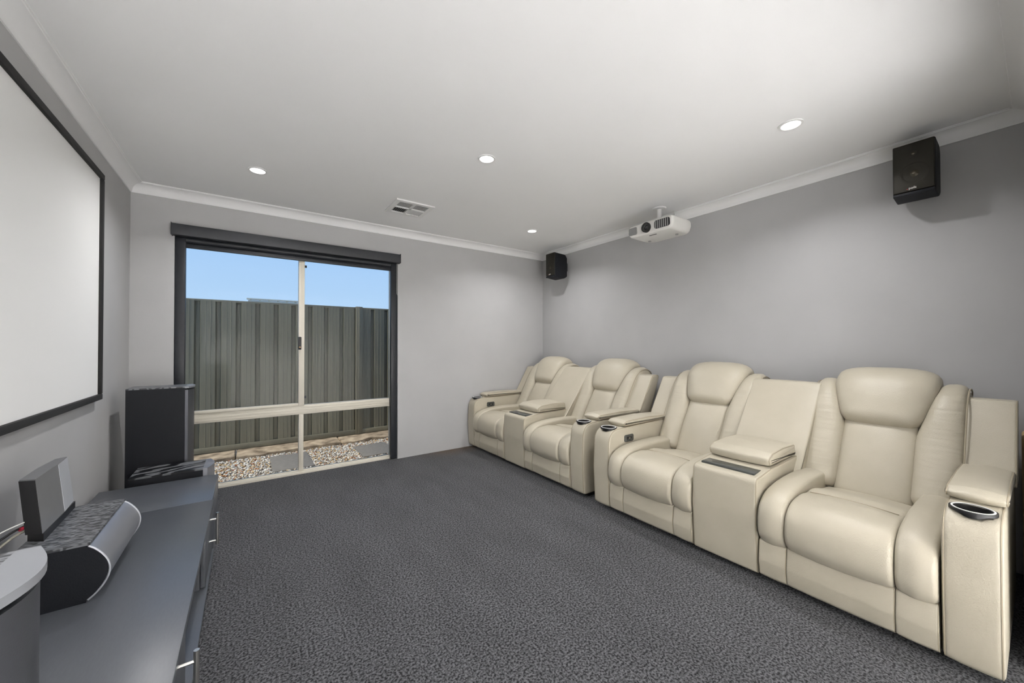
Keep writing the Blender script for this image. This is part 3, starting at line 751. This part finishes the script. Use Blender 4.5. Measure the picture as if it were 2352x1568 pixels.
for k in range(7): box('vent_fin', (xf - .006, 1.776 + k * .0188, 2.193), (xf + .001, 1.783 + k * .0188, 2.261), M_PROJG, vg)
V, Fc = loft_data([[(xo, y, z) for y, z in rpoly([(2.080, 2.192), (2.080, 2.258), (2.165, 2.258), (2.165, 2.192)], .016, 5)] for xo in (xf - .002, xf + .03)])
iv = mesh_pd('intake_vent', V, Fc, M_PROJG, pr, True, 30)
for k in range(9): box('vent_fin', (xf - .004, 2.088 + k * .0084, 2.194), (xf + .001, 2.092 + k * .0084, 2.256), M_VENTG, iv)
box('focus_slot', (px0 + .06, 1.93, pz0 - .002), (px0 + .072, 2.0, pz0 + .01), M_BLACK, pr)
for yy in (1.83, 2.1): lathe('foot', [(0, -.008), (.012, -.008), (.014, .004), (0, .004)], (3.05, yy, pz0), M_PROJG, pr, 16)
mt = lathe('mount_plate', [(0, -.012), (.055, -.012), (.060, -.006), (.060, 0), (0, 0)], (3.033, 1.989, CT - .0005), M_WHITEPL, pr, 40)
lathe('mount_pole', [(0, -.11), (.020, -.11), (.020, -.008), (0, -.008)], (3.033, 1.989, CT), M_WHITEPL, pr, 24)
lathe('mount_joint', [(0, -.155), (.013, -.155), (.013, -.105), (0, -.105)], (3.033, 1.989, CT), M_CHROME, pr, 16)
box('mount_arm', (2.93, 1.90, pz1 - .002), (3.12, 1.925, pz1 + .012), M_WHITEPL, pr, .003); box('mount_arm', (2.93, 2.05, pz1 - .002), (3.12, 2.075, pz1 + .012), M_WHITEPL, pr, .003)
box('mount_bridge', (3.01, 1.90, pz1 + .008), (3.056, 2.075, pz1 + .018), M_WHITEPL, pr, .002)
for yy in (1.81, 1.85): lathe('dial', [(0, 0), (.011, 0), (.011, .012), (0, .012)], (2.93, yy, pz1 - .003), M_WHITEPL, pr, 20)
tube('signal_cable', [(3.12, 1.93, 2.255), (3.19, 1.93, 2.26), (3.215, 1.93, 2.30), (3.21, 1.94, 2.36), (3.20, 1.95, CT - .001)], .0035, M_WIREW, pr, 6)

# ------------------------------------------------------------------ media cabinets
def bar_handle(par, x, y, z0, z1):
    h = tube('handle', [(x, y, z0), (x, y, z1)], .007, M_CHROME, par, 12)
    for z in (z0 + .02, z1 - .03): tube('handle_post', [(x, y, z), (-.160, y, z)], .005, M_CHROME, h, 8)
CX0, CX1, CZ = -.700, -.150, .353
far = empty('end_cabinet', (-.42, 2.9, 0)); tag(far, 'low charcoal cabinet unit at the subwoofer end of the media unit', 'cabinet', 'low media cabinets')
box('top', (CX0, 2.655, CZ - .022), (CX1 - .004, 3.163, CZ), M_CAB, far, .0015)
box('side_panel', (CX0 + .01, 3.14, .0), (CX1 - .012, 3.160, CZ - .022), M_CAB, far); box('side_panel', (CX0 + .01, 2.658, .0), (CX1 - .012, 2.678, CZ - .022), M_CAB, far)
box('back_panel', (CX0 + .01, 2.678, .02), (CX0 + .022, 3.14, CZ - .022), M_CAB, far); box('bottom_panel', (CX0 + .022, 2.678, .02), (CX1 - .03, 3.14, .04), M_CAB, far)
d = box('door', (CX1 - .024, 2.662, .012), (CX1 - .004, 3.157, CZ - .026), M_CAB, far, .0015)

mid = empty('media_cabinet', (-.42, 1.83, 0)); tag(mid, 'long low charcoal media cabinet with open shelf under centre speaker', 'cabinet', 'low media cabinets')
my0, my1 = 1.02, 2.652; dz0 = 1.54
box('top', (CX0, my0, CZ - .024), (CX1, my1, CZ), M_CAB, mid, .0015)
box('bottom_shelf', (CX0, my0, .062), (CX1 + .004, my1, .084), M_CAB, mid, .0015)
box('plinth', (CX0, my0 + .02, 0), (CX1 - .05, my1 - .02, .062), M_CAB, mid)
box('back_panel', (CX0, my0, .084), (CX0 + .012, my1, CZ - .024), M_CAB, mid)
for a in (my0, dz0, 2.235, my1 - .02): box('divider', (CX0 + .012, a, .084), (CX1 - .024, a + .02, CZ - .024), M_CAB, mid)
d = box('door', (CX1 - .022, 2.24, .088), (CX1 - .004, my1 - .004, CZ - .028), M_CAB, mid, .0015); bar_handle(d, -.122, 2.455, .185, .345)
box('middle_shelf', (CX0 + .012, dz0 + .02, .20), (CX1 - .03, 2.235, .216), M_CAB, mid)
d = box('drawer_front', (CX1 - .022, my0 + .006, .088), (CX1 - .004, dz0 + .016, CZ - .028), M_CAB, mid, .0015); bar_handle(d, -.112, 1.372, .175, .352)

# ------------------------------------------------------------------ floor speakers
def bowed(x0, x1, y0, y1, bow, n=14):
    """plan outline with a bowed front at x1"""
    pts = [(x0, y0), (x1, y0)]
    for k in range(1, n): t = k / n; pts.append((x1 + bow * math.sin(PI * t), y0 + (y1 - y0) * t))
    pts += [(x1, y1), (x0, y1)]
    return pts
def tower(x0, x1, y0, y1, h, label, name='tower_speaker', grp='silver fronted tower speakers'):
    t = empty(name, ((x0 + x1) / 2, (y0 + y1) / 2, 0)); tag(t, label, 'speaker', grp)
    prism('cabinet', [(x0, y0), (x1 - .02, y0), (x1 - .02, y1), (x0, y1)], 0, h - .008, M_BLKVINYL, t)
    prism('top_panel', [(x0, y0), (x1 - .022, y0), (x1 - .022, y1), (x0, y1)], h - .008, h, M_ASH, t)
    prism('front_cap', bowed(x1 - .022, x1, y0, y1, .026), h - .012, h, M_TCAP, t, smooth=True, angle=30)
    g = prism('grille', bowed(x1 - .02, x1 - .004, y0 + .003, y1 - .003, .024), .07, h - .022, M_TGRILLE, t, smooth=True, angle=30)
    prism('front_foot', bowed(x1 - .02, x1, y0, y1, .026), .0, .06, M_TCAP, t, smooth=True, angle=30)
    return t
tower(-.650, -.335, 3.455, 3.665, .918, 'tall black tower speaker standing behind the subwoofer by the window')
tower(-.545, -.236, .640, .815, .92, 'tall tower speaker with grey top at the near end of the cabinets')
sb = empty('subwoofer', (-.39, 3.31, 0)); tag(sb, 'low black subwoofer with streaky ash top beyond the cabinets', 'speaker')
prism('cabinet', [(-.585, 3.185), (-.235, 3.185), (-.235, 3.44), (-.585, 3.44)], 0, .388, M_BLKVINYL, sb)
prism('top_panel', [(-.585, 3.185), (-.235, 3.185), (-.235, 3.44), (-.585, 3.44)], .388, .398, M_ASHB, sb)
prism('front_grille', bowed(-.235, -.212, 3.185, 3.44, .03), .02, .398, M_GRILLE, sb, smooth=True, angle=30)

# centre speaker lying on the cabinet
cs = empty('centre_speaker', (-.49, 2.05, CZ)); tag(cs, 'long black centre speaker with bowed silver grille on the cabinet', 'speaker')
def ysweep(name, prof, y0, y1, m, par, smooth=True, angle=30):
    V, Fc = loft_data([[(x, y, z) for x, z in prof] for y in (y0, y1)]); return mesh_pd(name, V, Fc, m, par, smooth, angle)
sy0, sy1 = 1.832, 2.272
ysweep('cabinet', [(-.600, CZ), (-.432, CZ), (-.432, .540), (-.600, .540)], sy0, sy1, M_BLKVINYL, cs)
ysweep('top_panel', [(-.600, .540), (-.424, .540), (-.424, .549), (-.600, .549)], sy0, sy1, M_ASH, cs)
arc = [(-.432, CZ + .006)] + [(-.428 + .050 * math.sin(PI * k / 16) ** .8, CZ + .008 + (.540 - CZ - .01) * k / 16) for k in range(17)] + [(-.432, .5395)]
ysweep('grille', arc, sy0 + .004, sy1 - .004, M_GRILLE, cs)
for a, b in ((sy0, sy0 + .004), (sy1 - .004, sy1)):
    e_ = ysweep('end_cheek', [(x - .004 if x > -.43 else x, z) for x, z in arc], a, b, M_BLKVINYL, cs)
    tube('silver_edge', [(x + .0005, (a + b) / 2 + (.002 if a > 2 else -.002), z) for x, z in arc[1:-1]], .0032, M_SILVL, e_, 6)
box('badge', (-.417, 1.99, .371), (-.4085, 2.03, .379), M_CHROME, cs, .001)

# upright silver box standing on the rear of the centre speaker
md = empty('media_player', (-.578, 2.09, .549)); tag(md, 'slim silver faceted media box leaning upright on centre speaker', 'media box')
base = [(-.597, 1.950), (-.556, 1.932), (-.562, 2.14), (-.571, 2.262), (-.597, 2.24), (-.604, 2.10)]
sh = (-.030, .045)
prism('body', base, .575, .746, M_SILVER, md, sh, True, 15)
prism('end_face', [(-.5985, 1.949), (-.5575, 1.931), (-.5565, 1.934), (-.5975, 1.952)], .575, .745, M_BLACK, md, sh)
prism('front_facet', [(-.5612, 2.14), (-.5702, 2.263), (-.572, 2.262), (-.563, 2.14)], .576, .7455, M_SILVL, md, sh)
prism('top_cap', base, .746, .749, M_SILVER, md, (0, 0)).location = (sh[0], sh[1], 0)
prism('foot', [(-.597, 1.96), (-.553, 1.93), (-.566, 2.262), (-.597, 2.24)], .549, .575, M_BLACK, md, (0, 0))

def cable(pts, r, m, label):
    c = crom(pts, 8, False); o = tube('cable', c, r, m, None, 8); return tag(o, label, 'cable', 'cables behind the centre speaker')
cable([(-.603, 1.975, .60), (-.63, 1.93, .59), (-.66, 1.85, .56), (-.68, 1.7, .47), (-.69, 1.5, .38), (-.69, 1.2, .362)], .0035, M_BLACK, 'black cable drooping from the back of the silver media box')
cable([(-.601, 1.965, .615), (-.635, 1.90, .61), (-.665, 1.80, .595), (-.69, 1.66, .55), (-.70, 1.4, .42), (-.68, 1.2, .362)], .0022, M_WIREW, 'thin white wire looping from the silver media box')
cable([(-.602, 1.97, .585), (-.625, 1.93, .575), (-.65, 1.86, .54), (-.66, 1.75, .45), (-.66, 1.6, .362), (-.655, 1.3, .362)], .004, mat('grey_wire', (.25, .24, .2), .5), 'grey cable under the black cable behind the silver box')
tube('plug', [(-.597, 1.985, .597), (-.612, 1.955, .594)], .006, M_RED, md, 10)
